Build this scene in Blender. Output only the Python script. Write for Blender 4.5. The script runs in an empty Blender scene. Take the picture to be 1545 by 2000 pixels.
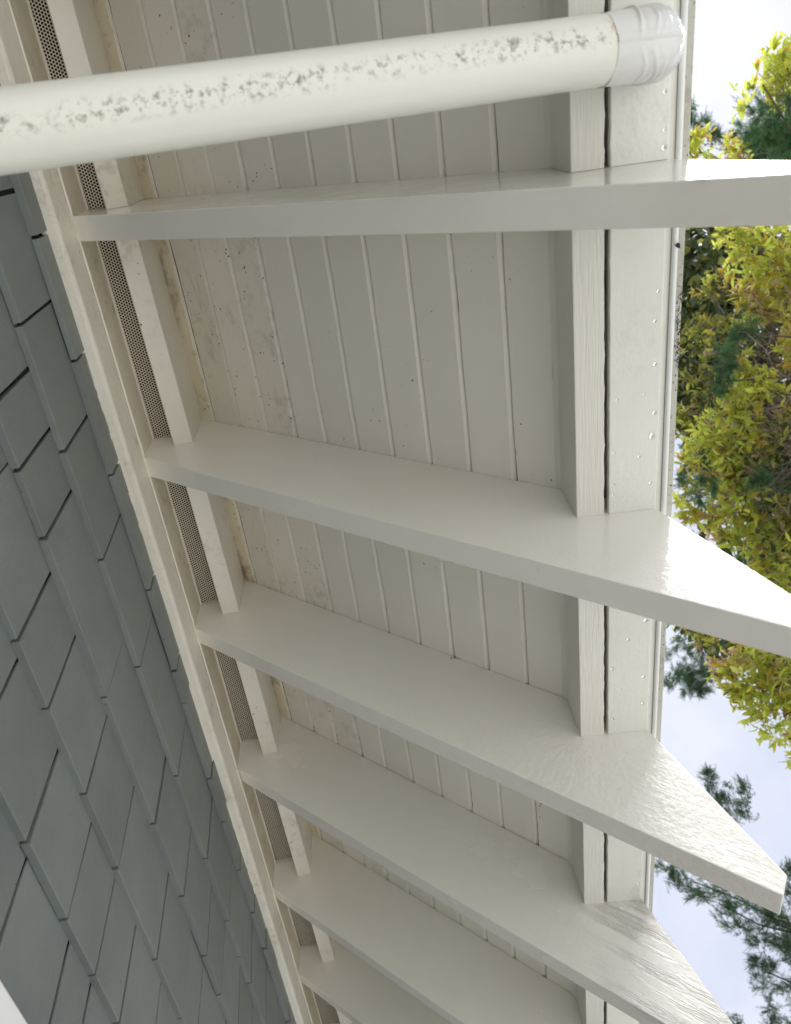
import bpy, bmesh, math, random
import numpy as np
from mathutils import Vector, Matrix, Euler

SC = bpy.context.scene
COL = SC.collection
random.seed(7)
rng = np.random.default_rng(7)
H = 1.65                      # eye height of the photographer above the ground

# ------------------------------------------------------------------ camera
RC = np.array([[0.98842849, 0.12737084, -0.08237594],
               [-0.15105194, 0.87616187, -0.45773758],
               [0.01387223, 0.46488391, 0.88526296]])   # rows: image right, image down, forward
cd = bpy.data.cameras.new('camera')
cam = bpy.data.objects.new('camera', cd)
COL.objects.link(cam)
SC.camera = cam
cd.sensor_fit = 'VERTICAL'
cd.sensor_height = 24.0
cd.sensor_width = 24.0
cd.lens = 1480.5 / 2000 * 24.0
cd.clip_start = 0.02
cd.clip_end = 2000
right, down, fwd = RC
cam.matrix_world = Matrix(((right[0], -down[0], -fwd[0], 0),
                           (right[1], -down[1], -fwd[1], 0),
                           (right[2], -down[2], -fwd[2], H),
                           (0, 0, 0, 1)))
cd.dof.use_dof = True
cd.dof.focus_distance = 1.25
cd.dof.aperture_fstop = 5.4

# ------------------------------------------------------------------ world
SUN_EL, SUN_AZ = math.radians(66), math.radians(-30)     # azimuth from +X towards +Y
world = bpy.data.worlds.new('World')
SC.world = world
world.use_nodes = True
nt = world.node_tree
nt.nodes.clear()
N = nt.nodes.new
sky = N('ShaderNodeTexSky')
sky.sky_type = 'NISHITA'
sky.sun_disc = False
sky.sun_elevation = SUN_EL
sky.sun_rotation = math.pi / 2 - SUN_AZ
sky.dust_density = 2.0
tc = N('ShaderNodeTexCoord')
n1 = N('ShaderNodeTexNoise'); n1.inputs['Scale'].default_value = 3.2; n1.inputs['Detail'].default_value = 5; n1.inputs['Roughness'].default_value = 0.5
n1.inputs['Distortion'].default_value = 0.3
cr = N('ShaderNodeValToRGB')
cr.color_ramp.elements[0].position = 0.38; cr.color_ramp.elements[0].color = (1.72, 1.84, 2.20, 1)
cr.color_ramp.elements[1].position = 0.62; cr.color_ramp.elements[1].color = (2.30, 2.35, 2.56, 1)
mix = N('ShaderNodeMixRGB'); mix.inputs[0].default_value = 0.985
bg = N('ShaderNodeBackground'); bg.inputs['Strength'].default_value = 0.10
out = N('ShaderNodeOutputWorld')
nt.links.new(tc.outputs['Generated'], n1.inputs['Vector'])
nt.links.new(n1.outputs['Fac'], cr.inputs['Fac'])
nt.links.new(sky.outputs['Color'], mix.inputs[1])
nt.links.new(cr.outputs['Color'], mix.inputs[2])
nt.links.new(mix.outputs[0], bg.inputs['Color'])
nt.links.new(bg.outputs[0], out.inputs['Surface'])

# ------------------------------------------------------------------ sun (overcast: weak and very soft)
sd = bpy.data.lights.new('sun', 'SUN')
sd.energy = 1.5
sd.angle = math.radians(40)
sd.color = (1.0, 0.99, 0.97)
sun = bpy.data.objects.new('sun', sd)
COL.objects.link(sun)
sv = Vector((math.cos(SUN_EL) * math.cos(SUN_AZ), math.cos(SUN_EL) * math.sin(SUN_AZ), math.sin(SUN_EL)))
sun.rotation_euler = sv.to_track_quat('Z', 'Y').to_euler()
sun.location = (6, -4, 9)

SC.view_settings.view_transform = 'Standard'
SC.view_settings.look = 'None'
SC.view_settings.gamma = 1
SC.view_settings.use_curve_mapping = False
SC.view_settings.exposure = 2.1
SC.cycles.max_bounces = 12
SC.cycles.diffuse_bounces = 8
SC.cycles.glossy_bounces = 4
SC.cycles.transmission_bounces = 6

# ------------------------------------------------------------------ materials
def newmat(name):
    m = bpy.data.materials.new(name)
    m.use_nodes = True
    t = m.node_tree
    b = t.nodes['Principled BSDF']
    return m, t, b

def node(t, kind, **kw):
    n = t.nodes.new(kind)
    for k, v in kw.items():
        if k in n.inputs: n.inputs[k].default_value = v
        else: setattr(n, k, v)
    return n

SLOPE = 0.7397   # rafter pitch, radians (42.4 degrees)

def paint(name, base=(0.70, 0.675, 0.61), rough=0.3, rot=(0, 0, 0), peel=0.25, grain=0.2, grain_scale=(4, 90, 90),
          speck=0.3, speck_scale=160, patch=0.56, blotch=0.10, crack=0.0, wrinkle=0.0, pebble=0.0, wr_scale=(7, 55, 55), stain=0.0,
          stain_col=(0.20, 0.13, 0.05), mottled=0.0, spec=0.5):
    """painted timber: brush grain, orange peel, mould specks, blotches, optional wrinkled or cracked film"""
    m, t, b = newmat(name)
    L = t.links.new
    tc = node(t, 'ShaderNodeTexCoord')
    oi = node(t, 'ShaderNodeObjectInfo')
    add = node(t, 'ShaderNodeVectorMath', operation='ADD')
    mul = node(t, 'ShaderNodeMath', operation='MULTIPLY'); mul.inputs[1].default_value = 37.0
    L(oi.outputs['Random'], mul.inputs[0])
    L(tc.outputs['Object'], add.inputs[0]); L(mul.outputs[0], add.inputs[1])
    mp = node(t, 'ShaderNodeMapping'); mp.inputs['Rotation'].default_value = rot
    L(add.outputs[0], mp.inputs['Vector'])
    P = mp.outputs[0]
    # colour
    nb = node(t, 'ShaderNodeTexNoise', Scale=3.0, Detail=5.0, Roughness=0.6); L(P, nb.inputs['Vector'])
    c1 = node(t, 'ShaderNodeMixRGB', blend_type='MIX')
    c1.inputs[1].default_value = (*base, 1)
    c1.inputs[2].default_value = (base[0] * 0.86, base[1] * 0.84, base[2] * 0.78, 1)
    rb = node(t, 'ShaderNodeMapRange'); rb.inputs[1].default_value = 0.4; rb.inputs[2].default_value = 0.7
    rb.inputs[3].default_value = 0; rb.inputs[4].default_value = min(1, blotch * 6)
    L(nb.outputs['Fac'], rb.inputs[0]); L(rb.outputs[0], c1.inputs[0])
    # random tone per piece
    hv = node(t, 'ShaderNodeMapRange'); hv.inputs[3].default_value = 0.95; hv.inputs[4].default_value = 1.04
    L(oi.outputs['Random'], hv.inputs[0])
    cm = node(t, 'ShaderNodeVectorMath', operation='SCALE'); L(c1.outputs[0], cm.inputs[0]); L(hv.outputs[0], cm.inputs['Scale'])
    col = cm.outputs[0]
    def over(col, fac, c):
        mx = node(t, 'ShaderNodeMixRGB'); L(fac, mx.inputs[0]); L(col, mx.inputs[1]); mx.inputs[2].default_value = (*c, 1)
        return mx.outputs[0]
    def thr(src, lo, hi, amp=1.0):
        r = node(t, 'ShaderNodeMapRange'); r.inputs[1].default_value = lo; r.inputs[2].default_value = hi
        r.inputs[3].default_value = 0; r.inputs[4].default_value = amp
        L(src, r.inputs[0]); return r.outputs[0]
    def mulf(a, c):
        k = node(t, 'ShaderNodeMath', operation='MULTIPLY'); L(a, k.inputs[0]); L(c, k.inputs[1]); return k.outputs[0]
    if mottled > 0:      # grey mildew film
        nm = node(t, 'ShaderNodeTexNoise', Scale=38.0, Detail=6.0, Roughness=0.7); L(P, nm.inputs['Vector'])
        nm2 = node(t, 'ShaderNodeTexNoise', Scale=6.0, Detail=3.0); L(P, nm2.inputs['Vector'])
        col = over(col, mulf(thr(nm.outputs['Fac'], 0.5, 0.66, mottled), thr(nm2.outputs['Fac'], 0.45, 0.6)), (0.27, 0.25, 0.20))
    if stain > 0:
        ns = node(t, 'ShaderNodeTexNoise', Scale=16.0, Detail=5.0, Roughness=0.65); L(P, ns.inputs['Vector'])
        col = over(col, thr(ns.outputs['Fac'], 0.52, 0.70, stain), stain_col)
    if speck > 0:
        v = node(t, 'ShaderNodeTexVoronoi', Scale=speck_scale); L(P, v.inputs['Vector'])
        v2 = node(t, 'ShaderNodeTexNoise', Scale=speck_scale * 0.45, Detail=3.0, Roughness=0.8); L(P, v2.inputs['Vector'])
        np_ = node(t, 'ShaderNodeTexNoise', Scale=7.0, Detail=4.0, Roughness=0.7); L(P, np_.inputs['Vector'])
        dots = thr(v.outputs['Distance'], 0.30, 0.12)
        f = mulf(mulf(dots, thr(v2.outputs['Fac'], 0.58, 0.66)), thr(np_.outputs['Fac'], patch, patch + 0.09, speck * 2.4))
        cl = node(t, 'ShaderNodeClamp'); L(f, cl.inputs[0])
        col = over(col, cl.outputs[0], (0.06, 0.055, 0.04))
    L(col, b.inputs['Base Color'])
    # relief
    nr = node(t, 'ShaderNodeTexNoise', Scale=9.0, Detail=3.0); L(P, nr.inputs['Vector'])
    L(thr(nr.outputs['Fac'], 0.3, 0.7, 1.0), b.inputs['Roughness'])
    rr = node(t, 'ShaderNodeMapRange'); rr.inputs[1].default_value = 0.3; rr.inputs[2].default_value = 0.7
    rr.inputs[3].default_value = rough * 0.8; rr.inputs[4].default_value = rough * 1.25
    L(nr.outputs['Fac'], rr.inputs[0]); L(rr.outputs[0], b.inputs['Roughness'])
    b.inputs['Specular IOR Level'].default_value = spec
    def cen(src, m_):
        k = node(t, 'ShaderNodeMath', operation='SUBTRACT'); L(src, k.inputs[0]); k.inputs[1].default_value = m_; return k.outputs[0]
    hs = []
    def h(src, amp):
        k = node(t, 'ShaderNodeMath', operation='MULTIPLY'); L(src, k.inputs[0]); k.inputs[1].default_value = amp; hs.append(k.outputs[0])
    npz = node(t, 'ShaderNodeTexNoise', Scale=170.0, Detail=2.5, Roughness=0.5); L(P, npz.inputs['Vector'])
    nmask = node(t, 'ShaderNodeTexNoise', Scale=8.0, Detail=2.0); L(P, nmask.inputs['Vector'])
    h(mulf(cen(npz.outputs['Fac'], 0.5), thr(nmask.outputs['Fac'], 0.38, 0.62, 1.0)), 0.00045 * peel * 4)
    nlow = node(t, 'ShaderNodeTexNoise', Scale=24.0, Detail=2.0); L(P, nlow.inputs['Vector'])
    h(nlow.outputs['Fac'], 0.0007)
    if grain > 0:
        ms = node(t, 'ShaderNodeMapping'); ms.inputs['Scale'].default_value = grain_scale; L(P, ms.inputs['Vector'])
        ng = node(t, 'ShaderNodeTexNoise', Scale=4.0, Detail=5.0, Roughness=0.6); L(ms.outputs[0], ng.inputs['Vector'])
        h(ng.outputs['Fac'], 0.0010 * grain)
    if wrinkle > 0:
        mw = node(t, 'ShaderNodeMapping'); mw.inputs['Scale'].default_value = wr_scale; L(P, mw.inputs['Vector'])
        nw = node(t, 'ShaderNodeTexNoise', Scale=2.2, Detail=6.0, Roughness=0.62, Distortion=0.6); L(mw.outputs[0], nw.inputs['Vector'])
        ridge = node(t, 'ShaderNodeMath', operation='PINGPONG'); ridge.inputs[1].default_value = 0.11
        L(nw.outputs['Fac'], ridge.inputs[0])
        sep = node(t, 'ShaderNodeSeparateXYZ'); L(tc.outputs['Object'], sep.inputs[0])
        ramp = node(t, 'ShaderNodeMapRange'); ramp.inputs[1].default_value = 0.20; ramp.inputs[2].default_value = 0.33
        L(sep.outputs['X'], ramp.inputs[0])
        msk = node(t, 'ShaderNodeTexNoise', Scale=9.0, Detail=2.0); L(mw.outputs[0], msk.inputs['Vector'])
        msk.inputs['Scale'].default_value = 0.8
        mm = mulf(ramp.outputs[0], thr(msk.outputs['Fac'], 0.36, 0.56))
        h(mulf(cen(ridge.outputs[0], 0.055), mm), 0.028 * wrinkle)
        # coarse orange peel over the whole face
        nq = node(t, 'ShaderNodeTexNoise', Scale=95.0, Detail=3.0, Roughness=0.55); L(P, nq.inputs['Vector'])
        pr = node(t, 'ShaderNodeMapRange'); pr.inputs[1].default_value = -0.15; pr.inputs[2].default_value = 0.15; L(sep.outputs['X'], pr.inputs[0])
        h(mulf(cen(nq.outputs['Fac'], 0.5), pr.outputs[0]), 0.0016 * pebble)
    tot = hs[0]
    for q in hs[1:]:
        a = node(t, 'ShaderNodeMath', operation='ADD'); L(tot, a.inputs[0]); L(q, a.inputs[1]); tot = a.outputs[0]
    if crack > 0:
        mk = node(t, 'ShaderNodeMapping'); mk.inputs['Scale'].default_value = (1.6, 26, 26); L(P, mk.inputs['Vector'])
        vk = node(t, 'ShaderNodeTexVoronoi', feature='DISTANCE_TO_EDGE', Scale=1.5); L(mk.outputs[0], vk.inputs['Vector'])
        nk = node(t, 'ShaderNodeTexNoise', Scale=5.0, Detail=2.0); L(P, nk.inputs['Vector'])
        f = mulf(thr(vk.outputs['Distance'], 0.02, 0.0), thr(nk.outputs['Fac'], 0.56, 0.64, crack))
        col2 = over(col, f, (0.12, 0.10, 0.08)); L(col2, b.inputs['Base Color'])
    bp = node(t, 'ShaderNodeBump'); bp.inputs['Strength'].default_value = 1.0; bp.inputs['Distance'].default_value = 1.0
    L(tot, bp.inputs['Height']); L(bp.outputs[0], b.inputs['Normal'])
    return m

RS = (0, -SLOPE, 0)
W = (0.815, 0.795, 0.745)
M = {}
M['rafter'] = paint('rafter_paint', W, 0.12, RS, peel=0.3, grain=0.22, speck=0.35, speck_scale=120, patch=0.60, blotch=0.06)
M['rafter_rough'] = paint('rafter_paint_blistered', W, 0.22, RS, peel=0.3, grain=0.2, speck=0.3, speck_scale=120, patch=0.6, blotch=0.05, wrinkle=0.07, pebble=0.8)
M['rafter_wrinkled'] = paint('rafter_paint_wrinkled', W, 0.24, RS, peel=0.3, grain=0.25, speck=0.3, speck_scale=120, patch=0.6, blotch=0.05, wrinkle=0.75, pebble=0.3, wr_scale=(8, 62, 62))
M['board'] = paint('soffit_board_paint', (0.815, 0.785, 0.73), 0.36, (0, 0, math.pi / 2), peel=0.15, grain=0.35, grain_scale=(3, 70, 70), speck=0.9, speck_scale=160, patch=0.55, blotch=0.05)
M['board_old'] = paint('soffit_board_paint_mouldy', (0.80, 0.77, 0.705), 0.42, (0, 0, math.pi / 2), peel=0.15, grain=0.4, grain_scale=(3, 70, 70), speck=1.0, speck_scale=130, patch=0.41, blotch=0.08, mottled=0.32, crack=0.3)
M['bead'] = paint('corner_bead_stained', (0.76, 0.70, 0.56), 0.45, (0, 0, math.pi / 2), peel=0.3, grain=0.6, speck=1.0, speck_scale=150, patch=0.45, stain=0.85, mottled=0.5)
M['block'] = paint('blocking_paint', (0.82, 0.80, 0.75), 0.38, (0, 0, math.pi / 2), peel=0.15, grain=1.0, grain_scale=(5, 120, 120), speck=0.5, speck_scale=130, patch=0.57, blotch=0.05, crack=0.5)
M['block_old'] = paint('inner_strip_paint', (0.80, 0.77, 0.70), 0.42, (0, 0, math.pi / 2), peel=0.4, grain=0.5, speck=0.7, speck_scale=120, patch=0.52, mottled=0.35)
M['gutter'] = paint('gutter_board_paint', (0.82, 0.82, 0.775), 0.22, (0, 0, math.pi / 2), peel=0.35, grain=0.15, speck=0.35, speck_scale=150, patch=0.6, blotch=0.08, mottled=0.18)
M['frieze'] = paint('frieze_paint', (0.80, 0.77, 0.69), 0.42, (0, 0, math.pi / 2), peel=0.5, grain=1.6, grain_scale=(6, 110, 110), speck=0.5, speck_scale=140, patch=0.55, mottled=0.35, blotch=0.12)
M['frieze_back'] = paint('frieze_back_paint', (0.74, 0.69, 0.57), 0.5, (0, 0, math.pi / 2), peel=0.3, grain=0.5, speck=0.5, speck_scale=140, patch=0.54, mottled=0.45, blotch=0.15)
M['edge_bright'] = paint('drip_bead_paint', (0.84, 0.86, 0.85), 0.2, (0, 0, math.pi / 2), peel=0.1, grain=0.1, speck=0.2, patch=0.62, blotch=0.03)
M['edge_mildew'] = paint('roof_edge_paint', (0.58, 0.58, 0.53), 0.5, (0, 0, math.pi / 2), peel=0.4, grain=0.4, speck=2.0, speck_scale=120, patch=0.44, mottled=0.5)
M['white_trim'] = paint('window_trim_paint', (0.82, 0.82, 0.81), 0.35, peel=0.1, grain=0.2, speck=0, blotch=0.02)
M['caulk'] = paint('caulk_paint', (0.82, 0.79, 0.70), 0.4, peel=0.5, grain=0, speck=0.4, patch=0.6)

def simple(name, col, rough=0.6, **kw):
    m, t, b = newmat(name)
    b.inputs['Base Color'].default_value = (*col, 1); b.inputs['Roughness'].default_value = rough
    for k, v in kw.items(): b.inputs[k].default_value = v
    return m
M['dark'] = simple('dark_void', (0.03, 0.028, 0.024), 0.9)
M['deck'] = simple('roof_timber_gap_shade', (0.10, 0.08, 0.06), 0.9)
M['roofing'] = simple('asphalt_roofing', (0.06, 0.06, 0.065), 0.95)
M['vent'] = simple('vent_aluminium_paint', (0.72, 0.67, 0.57), 0.45)
M['water'] = simple('water', (1, 1, 1), 0.02, **{'Transmission Weight': 1.0, 'IOR': 1.33})
M['debris'] = simple('dead_leaf', (0.035, 0.025, 0.018), 0.8)

# grey painted shingles
def shingle_mat():
    m, t, b = newmat('grey_shingle_paint')
    L = t.links.new
    tc = node(t, 'ShaderNodeTexCoord'); oi = node(t, 'ShaderNodeObjectInfo')
    add = node(t, 'ShaderNodeVectorMath', operation='ADD')
    mul = node(t, 'ShaderNodeMath', operation='MULTIPLY'); mul.inputs[1].default_value = 51.0
    L(oi.outputs['Random'], mul.inputs[0]); L(tc.outputs['Object'], add.inputs[0]); L(mul.outputs[0], add.inputs[1])
    n = node(t, 'ShaderNodeTexNoise', Scale=6.0, Detail=6.0, Roughness=0.65); L(add.outputs[0], n.inputs['Vector'])
    r = node(t, 'ShaderNodeValToRGB')
    r.color_ramp.elements[0].position = 0.3; r.color_ramp.elements[0].color = (0.152, 0.173, 0.172, 1)
    r.color_ramp.elements[1].position = 0.7; r.color_ramp.elements[1].color = (0.195, 0.217, 0.213, 1)
    L(n.outputs['Fac'], r.inputs[0])
    hv = node(t, 'ShaderNodeMapRange'); hv.inputs[3].default_value = 0.92; hv.inputs[4].default_value = 1.08
    L(oi.outputs['Random'], hv.inputs[0])
    sc = node(t, 'ShaderNodeVectorMath', operation='SCALE'); L(r.outputs[0], sc.inputs[0]); L(hv.outputs[0], sc.inputs['Scale'])
    v = node(t, 'ShaderNodeTexVoronoi', Scale=34.0); L(add.outputs[0], v.inputs['Vector'])
    f = node(t, 'ShaderNodeMapRange'); f.inputs[1].default_value = 0.05; f.inputs[2].default_value = 0.035; L(v.outputs['Distance'], f.inputs[0])
    mx = node(t, 'ShaderNodeMixRGB'); L(f.outputs[0], mx.inputs[0]); L(sc.outputs[0], mx.inputs[1]); mx.inputs[2].default_value = (0.05, 0.055, 0.055, 1)
    L(mx.outputs[0], b.inputs['Base Color'])
    b.inputs['Roughness'].default_value = 0.48
    mp = node(t, 'ShaderNodeMapping'); mp.inputs['Scale'].default_value = (70, 70, 3.5); L(add.outputs[0], mp.inputs['Vector'])
    g = node(t, 'ShaderNodeTexNoise', Scale=4.0, Detail=5.0); L(mp.outputs[0], g.inputs['Vector'])
    g2 = node(t, 'ShaderNodeTexNoise', Scale=260.0, Detail=2.0); L(add.outputs[0], g2.inputs['Vector'])
    k1 = node(t, 'ShaderNodeMath', operation='MULTIPLY'); L(g.outputs['Fac'], k1.inputs[0]); k1.inputs[1].default_value = 0.0005
    k2 = node(t, 'ShaderNodeMath', operation='MULTIPLY_ADD'); L(g2.outputs['Fac'], k2.inputs[0]); k2.inputs[1].default_value = 0.00022; L(k1.outputs[0], k2.inputs[2])
    bp = node(t, 'ShaderNodeBump'); bp.inputs['Distance'].default_value = 1.0; L(k2.outputs[0], bp.inputs['Height']); L(bp.outputs[0], b.inputs['Normal'])
    return m
M['shingle'] = shingle_mat()

# downspout: cream gloss, mould along the underside, rust at the joint
def pipe_mat(name, base, mould, rough):
    m, t, b = newmat(name)
    L = t.links.new
    tc = node(t, 'ShaderNodeTexCoord')
    uv = node(t, 'ShaderNodeUVMap')
    sep = node(t, 'ShaderNodeSeparateXYZ'); L(uv.outputs[0], sep.inputs[0])     # u: round the pipe, v: metres along it
    n = node(t, 'ShaderNodeTexNoise', Scale=5.0, Detail=5.0); L(tc.outputs['Object'], n.inputs['Vector'])
    c = node(t, 'ShaderNodeMixRGB'); L(n.outputs['Fac'], c.inputs[0]); c.inputs[1].default_value = (*base, 1)
    c.inputs[2].default_value = (base[0] * 0.93, base[1] * 0.93, base[2] * 0.86, 1)
    col = c.outputs[0]
    if mould:
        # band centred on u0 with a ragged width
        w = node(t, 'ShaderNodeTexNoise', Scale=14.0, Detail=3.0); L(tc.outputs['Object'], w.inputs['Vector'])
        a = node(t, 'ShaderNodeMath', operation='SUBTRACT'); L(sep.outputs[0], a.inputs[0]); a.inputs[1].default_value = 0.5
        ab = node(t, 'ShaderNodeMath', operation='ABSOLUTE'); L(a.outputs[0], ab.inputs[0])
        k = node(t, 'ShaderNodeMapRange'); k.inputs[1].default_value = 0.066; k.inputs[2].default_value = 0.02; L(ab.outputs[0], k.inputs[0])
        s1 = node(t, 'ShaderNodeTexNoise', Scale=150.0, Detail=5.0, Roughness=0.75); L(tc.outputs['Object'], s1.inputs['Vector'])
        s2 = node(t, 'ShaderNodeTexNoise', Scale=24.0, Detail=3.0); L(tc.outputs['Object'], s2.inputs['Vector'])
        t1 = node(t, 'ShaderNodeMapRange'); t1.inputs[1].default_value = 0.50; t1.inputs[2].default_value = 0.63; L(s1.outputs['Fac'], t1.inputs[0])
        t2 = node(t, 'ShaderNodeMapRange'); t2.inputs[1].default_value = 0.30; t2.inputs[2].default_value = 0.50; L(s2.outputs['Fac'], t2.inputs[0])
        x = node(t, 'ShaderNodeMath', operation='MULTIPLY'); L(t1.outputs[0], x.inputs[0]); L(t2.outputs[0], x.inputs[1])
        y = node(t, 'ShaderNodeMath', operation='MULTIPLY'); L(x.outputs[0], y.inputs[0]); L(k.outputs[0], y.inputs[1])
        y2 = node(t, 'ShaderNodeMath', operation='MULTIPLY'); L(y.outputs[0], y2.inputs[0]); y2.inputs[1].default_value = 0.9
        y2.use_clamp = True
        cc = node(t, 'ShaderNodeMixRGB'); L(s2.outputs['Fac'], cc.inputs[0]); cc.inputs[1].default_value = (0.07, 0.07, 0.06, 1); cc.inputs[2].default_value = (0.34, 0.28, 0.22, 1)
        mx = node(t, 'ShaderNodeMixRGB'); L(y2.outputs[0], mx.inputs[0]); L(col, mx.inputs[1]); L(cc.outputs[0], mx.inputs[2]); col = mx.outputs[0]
        # rust near the joint (v near 0), beside the band
        r1 = node(t, 'ShaderNodeMapRange'); r1.inputs[1].default_value = 0.032; r1.inputs[2].default_value = 0.018; L(sep.outputs[1], r1.inputs[0])
        d = node(t, 'ShaderNodeMath', operation='SUBTRACT'); L(sep.outputs[0], d.inputs[0]); d.inputs[1].default_value = 0.545
        da = node(t, 'ShaderNodeMath', operation='ABSOLUTE'); L(d.outputs[0], da.inputs[0])
        r2 = node(t, 'ShaderNodeMapRange'); r2.inputs[1].default_value = 0.05; r2.inputs[2].default_value = 0.015; L(da.outputs[0], r2.inputs[0])
        rm = node(t, 'ShaderNodeMath', operation='MULTIPLY'); L(r1.outputs[0], rm.inputs[0]); L(r2.outputs[0], rm.inputs[1])
        r3 = node(t, 'ShaderNodeMapRange'); r3.inputs[1].default_value = 0.42; r3.inputs[2].default_value = 0.55; L(s1.outputs['Fac'], r3.inputs[0])
        rn = node(t, 'ShaderNodeMath', operation='MULTIPLY'); L(rm.outputs[0], rn.inputs[0]); L(r3.outputs[0], rn.inputs[1])
        mr = node(t, 'ShaderNodeMixRGB'); L(rn.outputs[0], mr.inputs[0]); L(col, mr.inputs[1]); mr.inputs[2].default_value = (0.32, 0.13, 0.03, 1); col = mr.outputs[0]
    L(col, b.inputs['Base Color']); b.inputs['Roughness'].default_value = rough
    nb = node(t, 'ShaderNodeTexNoise', Scale=40.0, Detail=3.0); L(tc.outputs['Object'], nb.inputs['Vector'])
    bp = node(t, 'ShaderNodeBump'); bp.inputs['Distance'].default_value = 0.0004; L(nb.outputs['Fac'], bp.inputs['Height']); L(bp.outputs[0], b.inputs['Normal'])
    return m
M['pipe'] = pipe_mat('downspout_cream_enamel', (0.82, 0.825, 0.785), True, 0.28)
M['elbow'] = pipe_mat('downspout_white_vinyl', (0.74, 0.75, 0.77), False, 0.12)

def leaf_mat(name, col, col2, tr=0.6, rough=0.4):
    m, t, b = newmat(name)
    L = t.links.new
    tc = node(t, 'ShaderNodeTexCoord')
    geo = node(t, 'ShaderNodeNewGeometry')
    n = node(t, 'ShaderNodeTexNoise', Scale=9.0, Detail=3.0); L(tc.outputs['Object'], n.inputs['Vector'])
    a = node(t, 'ShaderNodeMath', operation='ADD'); L(n.outputs['Fac'], a.inputs[0]); L(geo.outputs['Random Per Island'], a.inputs[1])
    r = node(t, 'ShaderNodeMapRange'); r.inputs[1].default_value = 0.45; r.inputs[2].default_value = 1.35; L(a.outputs[0], r.inputs[0])
    c = node(t, 'ShaderNodeMixRGB'); L(r.outputs[0], c.inputs[0]); c.inputs[1].default_value = (*col, 1); c.inputs[2].default_value = (*col2, 1)
    b.inputs['Roughness'].default_value = rough
    L(c.outputs[0], b.inputs['Base Color'])
    trn = node(t, 'ShaderNodeBsdfTranslucent'); L(c.outputs[0], trn.inputs['Color'])
    mx = node(t, 'ShaderNodeMixShader'); mx.inputs[0].default_value = tr
    L(b.outputs[0], mx.inputs[1]); L(trn.outputs[0], mx.inputs[2])
    L(mx.outputs[0], t.nodes['Material Output'].inputs['Surface'])
    return m
LM = [leaf_mat('leaf_yellow_green', (0.72, 0.70, 0.12), (0.54, 0.62, 0.10)),
      leaf_mat('leaf_lime', (0.50, 0.64, 0.12), (0.68, 0.68, 0.14)),
      leaf_mat('leaf_gold', (0.66, 0.50, 0.06), (0.54, 0.42, 0.10)),
      leaf_mat('leaf_rust', (0.66, 0.42, 0.24), (0.55, 0.40, 0.28)),
      leaf_mat('leaf_olive', (0.20, 0.24, 0.05), (0.30, 0.31, 0.08)),
      leaf_mat('leaf_deep', (0.035, 0.06, 0.018), (0.07, 0.10, 0.03), tr=0.3)]
CM = [leaf_mat('conifer_green', (0.09, 0.21, 0.11), (0.16, 0.30, 0.13), tr=0.3, rough=0.6),
      leaf_mat('conifer_deep', (0.03, 0.08, 0.035), (0.06, 0.13, 0.05), tr=0.25, rough=0.6),
      leaf_mat('conifer_brown', (0.16, 0.09, 0.05), (0.10, 0.07, 0.04), tr=0.2, rough=0.7)]
M['bark'] = simple('bark', (0.11, 0.085, 0.065), 0.9)
M['twig'] = simple('twig', (0.26, 0.21, 0.17), 0.8)

# ------------------------------------------------------------------ helpers
def link(name, me, mats=None, parent=None, loc=(0, 0, 0)):
    o = bpy.data.objects.new(name, me); COL.objects.link(o)
    if mats is not None:
        for m in (mats if isinstance(mats, (list, tuple)) else [mats]):
            me.materials.append(m)
    o.location = loc
    if parent is not None:
        o.parent = parent
        o.location = Vector(loc) - parent.location
    return o

def empty(name, loc, label, cat, group=None):
    o = bpy.data.objects.new(name, None); COL.objects.link(o); o.location = loc
    o.empty_display_size = 0.1
    o['label'] = label; o['category'] = cat
    if group: o['group'] = group
    return o

def mesh(name, v, f, smooth=False):
    me = bpy.data.meshes.new(name); me.from_pydata([tuple(p) for p in v], [], f); me.update()
    if smooth: me.polygons.foreach_set('use_smooth', [True] * len(me.polygons))
    return me

def round_poly(P, r, n=2):
    """round the corners of a 2-D polygon"""
    out = []; k = len(P)
    for i in range(k):
        a, b, c = (np.array(P[(i - 1) % k], float), np.array(P[i], float), np.array(P[(i + 1) % k], float))
        u = a - b; w = c - b; lu, lw = np.linalg.norm(u), np.linalg.norm(w)
        q = min(r, lu * .4, lw * .4); p0 = b + u / lu * q; p1 = b + w / lw * q
        for j in range(n + 1):
            t = j / n
            out.append((1 - t) ** 2 * p0 + 2 * t * (1 - t) * b + t * t * p1)
    return out

def prism(name, P, y0, y1, seg=1, jit=None, shear=0.0, r=0.0012):
    """polygon P in (x, z) run along y, optional ragged outline and slight skew"""
    Q = round_poly(P, r) if r > 0 else [np.array(p, float) for p in P]
    k = len(Q); v = []; f = []
    for s in range(seg + 1):
        y = y0 + (y1 - y0) * s / seg
        for q in Q:
            dx, dz = (jit(q, y) if jit else (0, 0))
            v.append((q[0] + dx + shear * (y - 0.4), y, q[1] + dz + H))
    for s in range(seg):
        for i in range(k):
            j = (i + 1) % k
            f.append((s * k + i, s * k + j, (s + 1) * k + j, (s + 1) * k + i))
    f.append(tuple(range(k - 1, -1, -1))); f.append(tuple(seg * k + i for i in range(k)))
    me = mesh(name, v, f)
    bm = bmesh.new(); bm.from_mesh(me); bmesh.ops.recalc_face_normals(bm, faces=bm.faces); bm.to_mesh(me); bm.free()
    return me

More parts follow.
